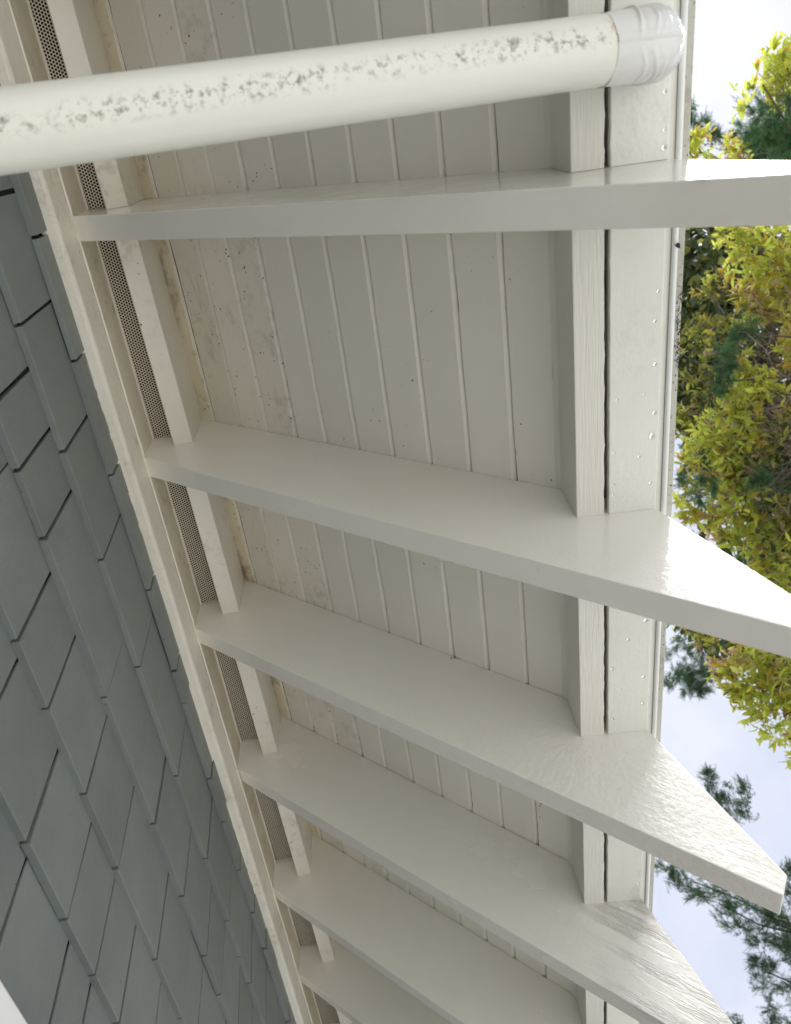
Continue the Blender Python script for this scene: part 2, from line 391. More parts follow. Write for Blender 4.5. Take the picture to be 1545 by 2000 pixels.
def box(name, a, b, bev=0.0):
    bm = bmesh.new(); bmesh.ops.create_cube(bm, size=1)
    for v in bm.verts:
        v.co = Vector([a[i] + (b[i] - a[i]) * (v.co[i] + .5) for i in range(3)])
    if bev > 0: bmesh.ops.bevel(bm, geom=list(bm.edges), offset=bev, segments=2, affect='EDGES', profile=0.6)
    me = bpy.data.meshes.new(name); bm.to_mesh(me); bm.free(); return me

from mathutils import noise as mn
def nz(x, y=0.0, z=0.0): return mn.noise(Vector((x, y, z)))

def tube_mesh(name, pts, rad, n=8, smooth=True):
    pts = [Vector(p) for p in pts]; v = []; f = []
    ref = Vector((0.31, 0.17, 0.93)).normalized()
    for i, p in enumerate(pts):
        d = (pts[min(i + 1, len(pts) - 1)] - pts[max(i - 1, 0)]).normalized()
        a = d.cross(ref).normalized(); b = d.cross(a).normalized()
        for j in range(n):
            t = 2 * math.pi * j / n
            v.append(p + rad[i] * (math.cos(t) * a + math.sin(t) * b))
    for i in range(len(pts) - 1):
        for j in range(n):
            k = (j + 1) % n
            f.append((i * n + j, i * n + k, (i + 1) * n + k, (i + 1) * n + j))
    f.append(tuple(range(n - 1, -1, -1))); f.append(tuple((len(pts) - 1) * n + j for j in range(n)))
    return mesh(name, v, f, smooth)

# ------------------------------------------------------------------ ground
g = link('ground', mesh('ground', [(-300, -300, 0), (300, -300, 0), (300, 300, 0), (-300, 300, 0)], [(0, 1, 2, 3)]), None)
mg, tg, bg_ = newmat('pale_bounce_ground')  # unseen ground, made pale so it throws light up into the eave
ng = node(tg, 'ShaderNodeTexNoise', Scale=6.0, Detail=10.0); tcg = node(tg, 'ShaderNodeTexCoord'); tg.links.new(tcg.outputs['Object'], ng.inputs['Vector'])
rg = node(tg, 'ShaderNodeValToRGB'); rg.color_ramp.elements[0].color = (0.40, 0.39, 0.36, 1); rg.color_ramp.elements[1].color = (0.54, 0.53, 0.49, 1)
tg.links.new(ng.outputs['Fac'], rg.inputs[0]); tg.links.new(rg.outputs[0], bg_.inputs['Base Color']); bg_.inputs['Roughness'].default_value = 0.95
g.data.materials.append(mg); g['kind'] = 'structure'
mp_, tp_, bp_ = newmat('bounce_slab_pale')
np2 = node(tp_, 'ShaderNodeTexNoise', Scale=3.0, Detail=7.0, Roughness=0.7); tcp = node(tp_, 'ShaderNodeTexCoord'); tp_.links.new(tcp.outputs['Object'], np2.inputs['Vector'])
rp = node(tp_, 'ShaderNodeValToRGB'); rp.color_ramp.elements[0].color = (0.54, 0.53, 0.50, 1); rp.color_ramp.elements[1].color = (0.66, 0.65, 0.61, 1)
tp_.links.new(np2.outputs['Fac'], rp.inputs[0]); tp_.links.new(rp.outputs[0], bp_.inputs['Base Color']); bp_.inputs['Roughness'].default_value = 0.85
pv = link('bounce_slab', box('bounce_slab', (-0.45, -5, 0.004), (3.3, 9, 0.06), 0.004), mp_); pv['kind'] = 'structure'  # unseen pale slab, added to bounce light up under the eave

# ------------------------------------------------------------------ cross-section of the eave (x outward, z relative to the eye)
TT = 0.9124747995; ZB = 0.9021327; ZS = 1.1425108
CS, SN = math.cos(math.atan(TT)), math.sin(math.atan(TT))
RT = 0.0368
RY = [-0.327, 0.0797, 0.4861, 0.8650, 1.2630, 1.690, 2.060, 2.460, 2.860]
YA, YB_ = -0.95, 3.45
SH = -0.0105                       # the house wall runs very slightly out of line with the roof edge

eave = empty('roof_eave', (0.34, 0.0, H + 0.55), 'white painted open eave with sloping rafters, tongue and groove soffit and tapered rafter tails', 'roof eave')

# rafters
def rafter_mesh(name, seed):
    P = [(-0.455, ZB + TT * 0.455), (0.3935, ZB - TT * 0.3935), (0.4118, 0.5672), (0.3425, 0.8235), (0.3405, ZS - TT * 0.3405 - 0.0008), (-0.455, ZS + TT * 0.455 - 0.0008)]
    bm = bmesh.new()
    a = [bm.verts.new((x, 0, z)) for x, z in P]; b = [bm.verts.new((x, RT, z)) for x, z in P]
    bm.faces.new(a); bm.faces.new(b[::-1])
    for i in range(len(P)):
        j = (i + 1) % len(P); bm.faces.new((a[i], b[i], b[j], a[j]))
    bmesh.ops.recalc_face_normals(bm, faces=bm.faces)
    bmesh.ops.bevel(bm, geom=list(bm.edges), offset=0.0014, segments=2, affect='EDGES', profile=0.6)
    me = bpy.data.meshes.new(name); bm.to_mesh(me); bm.free(); return me
rm = {}
for kind in ('rafter', 'rafter_rough', 'rafter_wrinkled'):
    rm[kind] = rafter_mesh('rafter', 1); rm[kind].materials.append(M[kind])
kinds = ['rafter', 'rafter', 'rafter', 'rafter_rough', 'rafter_wrinkled', 'rafter', 'rafter', 'rafter', 'rafter']
for k, y in enumerate(RY):
    o = link('rafter', rm[kinds[k]], None, eave, (0, y, H))
    if k == 3: o['label'] = 'rafter with pebbly blistered paint on its side'
    if k == 4: o['label'] = 'rafter with deep wrinkled cracked paint on its tail'

# soffit boards, each 54 mm wide, running the length of the eave
E = [-0.328, -0.3001, -0.2426, -0.1876, -0.1335, -0.0804, -0.0263, 0.0290, 0.0827, 0.1364, 0.1919, 0.2440, 0.2900, 0.3385]
gaps = {3: 0.0011, 4: 0.0026, 7: 0.0008, 11: 0.0012}
for i in range(len(E) - 1):
    s0, s1 = E[i] / CS, E[i + 1] / CS
    gp = gaps.get(i, 0.0009) + 0.0010; c, dpt = 0.0066, 0.0046
    if i == 0: c, dpt = 0.001, 0.001
    P2 = [(s0 + gp, 0.0005), (s0 + gp + 0.0008, 0), (s1 - c, 0), (s1 - 0.0003, dpt), (s1 - 0.0003, 0.018), (s0 + gp, 0.018)]
    P = [(s * CS + h * SN, ZS - s * SN + h * CS) for s, h in P2]
    lift = 0.0007 * nz(i * 3.3)
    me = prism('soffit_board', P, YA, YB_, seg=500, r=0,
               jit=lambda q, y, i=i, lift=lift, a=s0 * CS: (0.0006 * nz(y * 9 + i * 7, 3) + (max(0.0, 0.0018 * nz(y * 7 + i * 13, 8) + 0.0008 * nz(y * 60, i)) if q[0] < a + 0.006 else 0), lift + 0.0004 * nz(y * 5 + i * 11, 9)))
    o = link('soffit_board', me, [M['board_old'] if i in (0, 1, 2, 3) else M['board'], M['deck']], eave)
    k_ = len(P)      # board edges coloured dark to deepen the shade in the gaps
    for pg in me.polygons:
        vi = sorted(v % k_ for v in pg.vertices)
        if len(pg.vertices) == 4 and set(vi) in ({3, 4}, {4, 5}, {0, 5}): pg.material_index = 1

# stained bead of old caulk along the inner corner
P = [(-0.3290, ZS + TT * 0.3290 - 0.0035), (-0.3180, ZS + TT * 0.3180 - 0.0050), (-0.3050, ZS + TT * 0.3050 - 0.0040), (-0.3025, ZS + TT * 0.3025 - 0.0005), (-0.303, ZS + TT * 0.303 + 0.002), (-0.329, ZS + TT * 0.329 + 0.002)]
P_ins = P
def deckpt(s, h): return (s * CS + h * SN, ZS - s * SN + h * CS)

# roof deck above
P = [deckpt(-0.60 / CS, 0.0195), deckpt(0.330 / CS, 0.0195), deckpt(0.326 / CS, 0.05), deckpt(-0.60 / CS, 0.05)]
link('roof_sheathing', prism('roof_sheathing', P, YA, YB_, r=0), M['deck'], eave)
P = [deckpt(-3.2 / CS, 0.052), deckpt(0.322 / CS, 0.052), deckpt(0.318 / CS, 0.062), deckpt(-3.2 / CS, 0.062)]
link('roof_covering', prism('roof_covering', P, YA - 2.0, YB_ + 3.0, r=0), M['roofing'], eave)
P = [(-0.75, ZS + TT * 0.60 - 0.05), (-0.46, ZS + TT * 0.46 - 0.02), (-0.46, ZS + TT * 0.46 + 0.05), (-0.75, ZS + TT * 0.75 + 0.05)]

# pieces in each bay between two rafters
def rag(q, y):
    e = 0.0
    if q[0] > 0.2755 and q[1] < 0.84:
        e = 0.0011 * nz(y * 45, 2) + 0.0010 * nz(y * 150, 5) - 0.0004
    return (e, 0.0005 * nz(y * 8, q[0] * 50))
def rag_g(q, y):
    return (0.0006 * nz(y * 60, 8) if q[0] < 0.284 else 0.0, 0.0004 * nz(y * 7, 4))

def vent_mesh(y0, y1):
    sh = SH * ((y0 + y1) / 2 - 0.4)
    p = 0.0050; dx = p * math.sqrt(3) / 2; ro = p / math.sqrt(3); rh = 0.00195
    v = []; f = []; x0 = -0.4072 + sh; z = 1.3650 + H
    for i in range(11 + int(-sh / dx + 0.5) if sh < 0 else 11):
        cx = x0 + dx * (i + 0.5)
        n = int((y1 - y0) / p) + 1
        for j in range(n):
            cy = y0 + p * (j + (0.5 if i % 2 else 0.0)) + 0.0012
            b = len(v)
            for k in range(12):
                a = math.pi * k / 6
                R = ro if k % 2 == 0 else ro * math.cos(math.pi / 6)
                v.append((cx + R * math.cos(a), min(max(cy + R * math.sin(a), y0 - .001), y1 + .001), z - (cx + 0.4) * 0.08))
            for k in range(12):
                a = math.pi * k / 6
                v.append((cx + rh * math.cos(a), cy + rh * math.sin(a), z - (cx + 0.4) * 0.08))
            for k in range(12):
                q = (k + 1) % 12
                f.append((b + k, b + q, b + 12 + q, b + 12 + k))
    return mesh('vent_strip', v, f)

bays = [(YA, RY[0])] + [(RY[k] + RT, RY[k + 1]) for k in range(len(RY) - 1)] + [(RY[-1] + RT, YB_)]
for k, (y0, y1) in enumerate(bays):
    y0 += 0.0003; y1 -= 0.0003
    s = max(8, int((y1 - y0) / 0.004))
    w1 = 0.0015 * nz(k * 5.1)
    P = [(0.2415 + w1, 0.8345), (0.2762, 0.8312), (0.2768, 0.880), (0.2435, 0.9188)]
    link('blocking', prism('blocking', P, y0, y1, seg=s, jit=rag, r=0.0012), M['block'], eave)
    P = [(0.2818, 0.8312), (0.3404, 0.8268), (0.3404, 0.8305), (0.3300, 0.8400), (0.2818, 0.8405)]
    link('gutter_board', prism('gutter_board', P, y0, y1, seg=s // 2, jit=rag_g, r=0.0012), M['gutter'], eave)
    # thin quarter-round bead of filler where the boards meet the blocking
    P = [(0.2385, ZS - TT * 0.2385 - 0.0003), (0.2436, 0.9150), (0.2450, 0.9230), (0.2395, ZS - TT * 0.2395 + 0.002)]
    link('corner_filler', prism('corner_filler', P, y0, y1, seg=s, r=0, jit=lambda q, y: (0.0010 * nz(y * 70, 1) + 0.0006 * nz(y * 200, 2) if q[0] < 0.241 else 0, 0.0006 * nz(y * 90, 6))), M['block'], eave)
    P = [(-0.362, 1.3135), (-0.328, 1.3178), (-0.328, ZS + TT * 0.328), (-0.362, ZS + TT * 0.362)]
    link('inner_strip', prism('inner_strip', P, y0, y1, seg=8, r=0.0016), M['block_old'], eave)
    link('corner_bead', prism('corner_bead', P_ins, y0, y1, seg=s, r=0, jit=lambda q, y: (0.0016 * nz(y * 22, 3, q[0] * 200), 0.0010 * nz(y * 60, 5))), M['bead'], eave)
    if k < 8:
        vs = link('vent_strip', vent_mesh(y0, y1), M['vent'], eave)
    P = [(-0.4120, 1.3640), (-0.4051, 1.3640), (-0.4051, 1.3668), (-0.4120, 1.3668)]
    link('vent_rim', prism('vent_rim', [(a - 0.0020, b) for a, b in P], y0, y1, seg=20, r=0, shear=SH, jit=lambda q, y: (0.0008 * nz(y * 14, 2), 0.0006 * nz(y * 20, 4))), M['vent'], eave)
    link('vent_shade_panel', box('vent_shade_panel', (-0.46, y0, 1.372 + H), (-0.364, y1, 1.38 + H)), M['dark'], eave)  # near-black panel stands in for the shade behind the vent holes

# drip edge along the roof: recessed lip, bright bead, mouldy outer strip
def edge_j(q, y): return (0.0005 * nz(y * 4, 1), 0.0005 * nz(y * 5, 2))
P = [(0.3408, 0.8315), (0.3485, 0.8315), (0.3485, 0.842), (0.3408, 0.842)]
link('drip_lip', prism('drip_lip', P, YA, YB_, seg=60, jit=edge_j, r=0), M['gutter'], eave)
c0 = (0.3517, 0.8290)
P = [(c0[0] + 0.0034 * math.cos(a), c0[1] + 0.0034 * math.sin(a)) for a in np.linspace(0, 2 * math.pi, 12, endpoint=False)]
link('drip_bead', prism('drip_bead', P, YA, YB_, seg=60, jit=edge_j, r=0), M['edge_bright'], eave)
P = [(0.3553, 0.8292), (0.3622, 0.8278), (0.3635, 0.8420), (0.3635, 0.9100), (0.3553, 0.9100)]
link('roof_edge_strip', prism('roof_edge_strip', P, YA, YB_, seg=120, jit=edge_j, r=0.0012), M['edge_mildew'], eave)

# ------------------------------------------------------------------ house wall with shingles
wall = empty('house_wall', (-0.435, 1.2, 0), 'grey painted wood shingle wall under the white eave', 'wall')
BW = 0.9 / 1.0
def wall_pt(x, y): return x + SH * (y - 0.4)
v = [(wall_pt(-0.4385, -3), -3, 0), (wall_pt(-0.4385, 6), 6, 0), (wall_pt(-0.4385, 6), 6, 1.36 + H), (wall_pt(-0.4385, -3), -3, 1.36 + H)]
v += [(p[0] - 0.25, p[1], p[2]) for p in v]
link('sheathing', mesh('sheathing', v, [(0, 1, 2, 3), (7, 6, 5, 4), (0, 4, 5, 1), (3, 2, 6, 7), (0, 3, 7, 4), (1, 5, 6, 2)]), M['dark'], wall)

P = [(-0.4085, 1.277), (-0.4100, 1.2125), (-0.4140, 1.2075), (-0.4372, 1.2060), (-0.4372, 1.277)]
def fr_j(q, y):
    a = 0.0
    if q[1] < 1.2090 and q[0] < -0.43: a = 0.0
    return (0.0006 * nz(y * 6, 1, q[1] * 10), (0.0012 * nz(y * 16, 3) + 0.0005 * nz(y * 90, 4) if q[1] < 1.215 else 0.0))
link('frieze_board', prism('frieze_board', P, -1.2, 3.6, seg=700, jit=fr_j, shear=SH, r=0.002), M['frieze'], wall)
P = [(-0.4105, 1.276), (-0.4105, 1.3665), (-0.432, 1.3665), (-0.432, 1.276)]
link('frieze_backing', prism('frieze_backing', P, -1.2, 3.6, seg=60, shear=SH, r=0), M['frieze_back'], wall)
P = [(-0.4080, 1.2745), (-0.4066, 1.2765), (-0.4082, 1.2795), (-0.4112, 1.2790), (-0.4112, 1.2745)]
link('caulk_bead', prism('caulk_bead', P, -1.2, 3.6, seg=500, shear=SH, r=0, jit=lambda q, y: (0.0007 * nz(y * 40, 1) if q[0] > -.411 else 0, 0.0008 * nz(y * 55, 3))), M['caulk'], wall)
# paint-filled seam between the frieze board and the top shingles
P = [(-0.4330, 1.2062), (-0.4290, 1.2066), (-0.4285, 1.2030), (-0.4335, 1.2000)]
link('caulk_seam', prism('caulk_seam', P, -1.2, 3.6, seg=500, shear=SH, r=0, jit=lambda q, y: (0.0010 * nz(y * 35, 1) + 0.0006 * nz(y * 120, 7), 0.0014 * nz(y * 50, 3))), M['frieze'], wall)

TB = 0.0095
courses = {
    1.152: [0.091, 0.270, 0.459, 0.684, 0.865, 0.945, 1.148, 1.276, 1.433, 1.583, 1.715, 1.859],
    1.005: [0.03, 0.179, 0.356, 0.533, 0.737, 0.982, 1.202, 1.390, 1.509, 1.606],
    0.863: [0.10, 0.236, 0.321, 0.416, 0.676, 0.935, 1.113, 1.278],
    0.718: [0.17, 0.310, 0.466, 0.565, 0.708, 0.850, 1.052, 1.206],
    0.583: [0.22, 0.36, 0.49, 0.630, 0.762, 0.869, 0.970],
    0.432: [0.12, 0.30, 0.46, 0.656, 0.800, 0.883],
    0.288: [0.2, 0.4, 0.62], 0.144: [0.3, 0.5, 0.7], 1.296: [0.15, 0.33, 0.52]}
r2 = random.Random(5)
def shingle(y0, y1, zb_, zt, dz, tb):
    """tapered shingle: thick butt at the bottom, thin where the next course laps it"""
    g0, g1 = 0.0012 + r2.random() ** 1.3 * 0.0022, 0.0012 + r2.random() ** 1.3 * 0.0022
    za, zc = zb_ + dz, zb_ + dz + r2.uniform(-0.0006, 0.0006)
    x1 = -0.4345; lift = 0.0022 * r2.random() ** 2
    ya, yb = y0 + g0, y1 - g1
    ht = 0.156
    sl = TB / 0.1435
    V = []
    for y, z in ((ya, za), (yb, zc)):
        s = SH * (y - 0.4)
        V += [(x1 + tb + s + lift, y, z + H), (x1 + tb - sl * ht + s, y, z + ht + H), (x1 + tb - sl * ht - 0.0012 + s, y, z + ht + H), (x1 - 0.0005 + s + lift, y, z + H)]
    f = [(0, 1, 2, 3), (7, 6, 5, 4), (0, 4, 5, 1), (1, 5, 6, 2), (2, 6, 7, 3), (3, 7, 4, 0)]
    bm = bmesh.new(); vs = [bm.verts.new(p) for p in V]
    for q in f: bm.faces.new([vs[i] for i in q])
    bmesh.ops.recalc_face_normals(bm, faces=bm.faces)
    be = [e for e in bm.edges if {e.verts[0].index, e.verts[1].index} in ({0, 4}, {0, 1}, {4, 5})]
    bm.verts.index_update()
    be = [e for e in bm.edges if {e.verts[0].index, e.verts[1].index} in ({0, 4}, {0, 1}, {4, 5})]
    bmesh.ops.bevel(bm, geom=be, offset=0.0009, segments=2, affect='EDGES', profile=0.5)
    me = bpy.data.meshes.new('shingle'); bm.to_mesh(me); bm.free(); return me
for zb_, J in courses.items():
    js = list(J)
    while js[0] > -0.55: js.insert(0, js[0] - r2.uniform(0.10, 0.2))
    while js[-1] < 2.9: js.append(js[-1] + r2.uniform(0.09, 0.19))
    for a, b in zip(js[:-1], js[1:]):
        link('shingle', shingle(a, b, zb_, zb_ + 0.143, r2.uniform(-0.0012, 0.0012), TB + r2.uniform(-0.0010, 0.0010)), M['shingle'], wall)

# window set in the wall: only the corner of its head trim shows at the bottom left
def wb(n, a, b, m, bev=0.002, par=None): return link(n, box(n, a, b, bev), m, wall)
wb('window_trim', (-0.445, -0.30, 0.355 + H), (-0.4010, 1.30, 0.436 + H), M['white_trim'])
wb('window_trim', (-0.445, -0.30, -0.60 + H), (-0.4030, -0.21, 0.354 + H), M['white_trim'])
wb('window_trim', (-0.445, 1.21, -0.60 + H), (-0.4030, 1.30, 0.354 + H), M['white_trim'])
wb('window_sill', (-0.445, -0.34, -0.66 + H), (-0.3700, 1.34, -0.601 + H), M['white_trim'])
gm, gt, gb = newmat('window_glass'); gb.inputs['Base Color'].default_value = (0.02, 0.025, 0.03, 1); gb.inputs['Roughness'].default_value = 0.03
wb('window_pane', (-0.445, -0.209, -0.60 + H), (-0.428, 1.209, 0.354 + H), gm, 0)

# ------------------------------------------------------------------ downspout
ds = empty('downspout', (-0.37, -0.017, 0.06), 'round cream downspout with a mouldy underside crossing below the eave to the wall', 'downspout')
YP = -0.0225
def pipe_mesh(name, path, rfun, n=48, twist=None, v0=0.0):
    """tube whose axis stays in the plane y = YP; u runs round it (0.5 = underside), v in metres"""
    path = [np.array(p, float) for p in path]
    V = []; F = []; UV = []; L = [0.0]
    for i in range(1, len(path)): L.append(L[-1] + np.linalg.norm(path[i] - path[i - 1]))
    for i, p in enumerate(path):
        d = path[min(i + 1, len(path) - 1)] - path[max(i - 1, 0)]; d /= np.linalg.norm(d)
        nrm = np.array([-d[1], d[0]])      # perpendicular in the xz plane
        if d[0] > 0: nrm = -nrm
        nrm = nrm if d[0] < 0 else nrm
        for j in range(n + 1):
            th = 2 * math.pi * j / n - math.pi
            r = rfun(L[i], th)
            V.append((p[0] + r * math.cos(th) * nrm[0], YP - r * math.sin(th), p[1] + r * math.cos(th) * nrm[1] + H))
            ph = twist(L[i]) if twist else 0.0
            UV.append((0.5 + (th - ph) / (2 * math.pi), L[i] + v0))
    m_ = n + 1
    for i in range(len(path) - 1):
        for j in range(n):
            F.append((i * m_ + j, i * m_ + j + 1, (i + 1) * m_ + j + 1, (i + 1) * m_ + j))
    me = mesh(name, V, F, True)
    uvl = me.uv_layers.new(name='UVMap')
    for lp in me.loops: uvl.data[lp.index].uv = UV[lp.vertex_index]
    bm = bmesh.new(); bm.from_mesh(me); bmesh.ops.recalc_face_normals(bm, faces=bm.faces); bm.to_mesh(me); bm.free()
    return me
A, B = np.array([0.270, 0.7677]), np.array([-0.335, 0.6154])
path = [A + (B - A) * t for t in np.linspace(0, 1, 60)]
path += [(-0.350, 0.607), (-0.362, 0.590), (-0.368, 0.560), (-0.3685, 0.50)] + [(-0.3685, z) for z in np.linspace(0.45, -1.56, 12)]
link('pipe', pipe_mesh('pipe', path, lambda s, th: 0.02825, twist=lambda s: math.radians(24 - 34 * s)), M['pipe'], ds)
# elbow: sleeve over the pipe, crimped bend, up into the gutter board
def bez(p, n):
    p = [np.array(q, float) for q in p]
    return [(1 - t) ** 3 * p[0] + 3 * t * (1 - t) ** 2 * p[1] + 3 * t * t * (1 - t) * p[2] + t ** 3 * p[3] for t in np.linspace(0, 1, n)]
ax = (A - B) / np.linalg.norm(A - B)
e0 = np.array([0.2490, 0.76243])
ep = bez([e0, e0 + ax * 0.040, (0.3135, 0.779), (0.3145, 0.842)], 120)
EL = sum(np.linalg.norm(ep[i + 1] - ep[i]) for i in range(len(ep) - 1))
cr_ = [0.030, 0.043, 0.053, 0.067, 0.078, 0.090]
def elbow_r(s, th):
    u_ = min(1.0, max(0.0, (s - 0.004) / 0.05)); r = 0.02870 + 0.0010 * u_ * u_ * (3 - 2 * u_)
    r += 0.0009 * nz(s * 28, math.cos(th) * 1.3, math.sin(th) * 1.3 + 4)
    # crimps run round the bend, deepest at the two flanks, each leaning a little
    side = min(1.0, abs(math.sin(th)) * 1.35) ** 1.2
    for i, c in enumerate(cr_):
        sh = s - c + 0.011 * (1 - abs(math.sin(th))) + 0.0022 * math.sin(2.3 * th + i * 1.7)
        r += side * (0.0017 + 0.0007 * math.sin(i * 2.1 + th)) * math.exp(-(sh / 0.0016) ** 2) - side * 0.0009 * math.exp(-((sh - 0.004) / 0.0022) ** 2)
    r += 0.0004 * nz(s * 60, math.cos(th) * 2, math.sin(th) * 2)
    # lapped seam along the underside
    d = th - 0.14
    r += 0.0014 * math.exp(-(d / 0.035) ** 2) * (0.35 + 0.65 * min(1, s / 0.03)) + (0.0007 if 0 < d < 0.2 else 0)
    return r
link('elbow', pipe_mesh('elbow', ep, elbow_r, n=160), M['elbow'], ds)

# ------------------------------------------------------------------ water drops under the gutter board
def dome(name, r, hgt, n=14, k=5):
    V = [(0, 0, -hgt)]; F = []
    for i in range(1, k + 1):
        a = math.pi / 2 * i / k
        for j in range(n):
            t = 2 * math.pi * j / n
            V.append((r * math.sin(a) * math.cos(t), r * math.sin(a) * math.sin(t), -hgt * math.cos(a)))
    for j in range(n): F.append((0, 1 + (j + 1) % n, 1 + j))
    for i in range(k - 1):
        for j in range(n):
            q = (j + 1) % n
            F.append((1 + i * n + j, 1 + i * n + q, 1 + (i + 1) * n + q, 1 + (i + 1) * n + j))
    F.append(tuple(1 + (k - 1) * n + j for j in range(n)))
    me = mesh(name, V, F, True); me.materials.append(M['water']); return me
D1 = dome('water_drop', 0.0038, 0.0008)
r3 = random.Random(11)
def gb_z(x): return 0.8312 + (x - 0.2812) * (0.8268 - 0.8312) / 0.0592
def bay_of(y):
    n = sum(1 for v in RY if v < y)
    return {1: 'beside the downspout elbow', 2: 'between the first and second rafters', 3: 'between the second and third rafters', 4: 'between the third and fourth rafters'}.get(n, 'beyond the fourth rafter')
def drop(x, y, s, edge):
    o = bpy.data.objects.new('water_drop', D1); COL.objects.link(o)
    o.location = (x, y, H + gb_z(x) - 0.0004); o.scale = (s, s * r3.uniform(0.85, 1.1), s); o.rotation_euler = (0, math.atan(0.0743), 0)
    o['category'] = 'water drop'
    if edge:
        o['label'] = 'clear water drop on the eave board rim ' + bay_of(y); o['group'] = 'water drops along the outer rim of the eave board'
    else:
        o['label'] = 'tiny water drop inside the eave board rim ' + bay_of(y); o['group'] = 'water drops scattered on the eave board'
for y in (-0.005, 0.018, 0.052, 0.068, 0.155, 0.185, 0.212, 0.245, 0.295, 0.355, 0.385, 0.412, 0.435, 0.448, 0.468, 0.56, 0.60, 0.66, 0.72, 0.76, 0.81, 0.845, 0.93, 1.02, 1.10, 1.17, 1.22, 1.34, 1.45):
    if r3.random() < 0.7: drop(0.3345 + r3.uniform(-0.003, 0.002), y, r3.uniform(0.5, 0.95), True)
for x, y in ((0.2868, .330), (0.2905, .333), (0.288, .402), (0.2875, .445), (0.2872, .458), (0.287, .470), (0.300, .452), (0.318, .41), (0.322, .33), (0.294, .22), (0.2885, .56), (0.2895, .70), (0.2870, .74), (0.300, .78), (0.309, .69), (0.3165, .80), (0.289, .835), (0.305, .98), (0.292, 1.08), (0.312, 1.17), (0.288, .62), (0.296, .64)):
    if r3.random() < 0.65: drop(x, y, r3.uniform(0.35, 0.7), False)

# a scrap of dead leaf stuck on the tail of the nearest rafter, and one on the drip bead
def scrap(loc, rot, s, label):
    V = []; F = []; n = 9
    rr = random.Random(int(loc[0] * 1e4))
    V.append((0, 0, 0.0012))
    for j in range(n):
        t = 2 * math.pi * j / n; q = 0.5 + 0.6 * rr.random()
        V.append((0.0055 * q * math.cos(t), 0.0032 * q * math.sin(t), 0.0012 * rr.random()))
    for j in range(n): F.append((0, 1 + j, 1 + (j + 1) % n))
    me = mesh('leaf_scrap', V, F); o = link('leaf_scrap', me, M['debris']); o.location = loc; o.rotation_euler = rot; o.scale = (s, s, s)
    o['label'] = label; o['category'] = 'debris'
scrap((0.2925, 0.0790, H + 0.637), (math.pi / 2, 0.6, 0), 1.4, 'dark scrap of dead leaf stuck on the lower edge of the nearest rafter')
scrap((0.3535, 0.166, H + 0.8250), (math.pi, 0, 0.5), 1.0, 'small black speck of debris clinging to the roof drip edge')

# grime where the board joints die into the rafters, and an insect's mud nest on one of them
rg_ = random.Random(21); V, F, MI = [], [], []
def blob(x, y, z, r, mi, flat=0.5):
    b = len(V); n = 7
    for j in range(n):
        a = 2 * math.pi * j / n; q = r * rg_.uniform(0.6, 1.2)
        V.append((x + q * math.cos(a) * CS, y - 0.0003, z + q * math.sin(a) * 0.7 + H))
    V.append((x, y - r * flat, z + H))
    for j in range(n): F.append((b + j, b + (j + 1) % n, b + n)); MI.append(mi)
for k in (1, 2, 3, 4, 5):
    for i in range(1, 12):
        if rg_.random() < 0.62:
            blob(E[i] + 0.0015, RY[k], ZS - TT * E[i] - 0.0012, rg_.uniform(0.0008, 0.0019), 0)
            if rg_.random() < 0.5: blob(E[i] + rg_.uniform(-.004, .004), RY[k], ZS - TT * E[i] - rg_.uniform(0.003, 0.008), rg_.uniform(0.0005, 0.0010), 0)
for dx, dz, r, mi in ((0, -0.004, 0.0030, 1), (0.005, -0.006, 0.0026, 1), (-0.006, -0.003, 0.0022, 0), (0.001, -0.001, 0.0024, 0), (0.009, -0.009, 0.0014, 1)):
    blob(0.0835 + dx, RY[3], ZS - TT * 0.0835 + dz, r, mi, 1.0)
# mould spots on the outer roof edge strip, in clusters
def disc(x, y, r):
    b = len(V); n = 6; z = 0.8290 - (x - 0.3553) * 0.2 - 0.0008
    for j in range(n):
        a = 2 * math.pi * j / n; q = r * rg_.uniform(0.5, 1.3)
        V.append((x + q * 0.7 * math.cos(a), y + q * 1.3 * math.sin(a), z + H))
    V.append((x, y, z - 0.0003 + H))
    for j in range(n): F.append((b + j, b + (j + 1) % n, b + n)); MI.append(0)
for cy, sy, n in ((0.262, 0.030, 110), (0.215, 0.03, 25), (0.565, 0.020, 90), (0.62, 0.03, 25), (0.40, 0.06, 22), (0.0, 0.10, 22), (0.80, 0.10, 20), (1.1, 0.15, 18)):
    for _ in range(n):
        disc(rg_.uniform(0.3562, 0.3615), rg_.gauss(cy, sy), rg_.uniform(0.0003, 0.0010) * (1.2 if n > 50 else 0.9))
gm_ = mesh('grime', V, F); go = link('grime', gm_, [M['debris'], simple('mud', (0.42, 0.25, 0.07), 0.8)], eave); go['kind'] = 'stuff'
for pg, mi in zip(gm_.polygons, MI): pg.material_index = mi

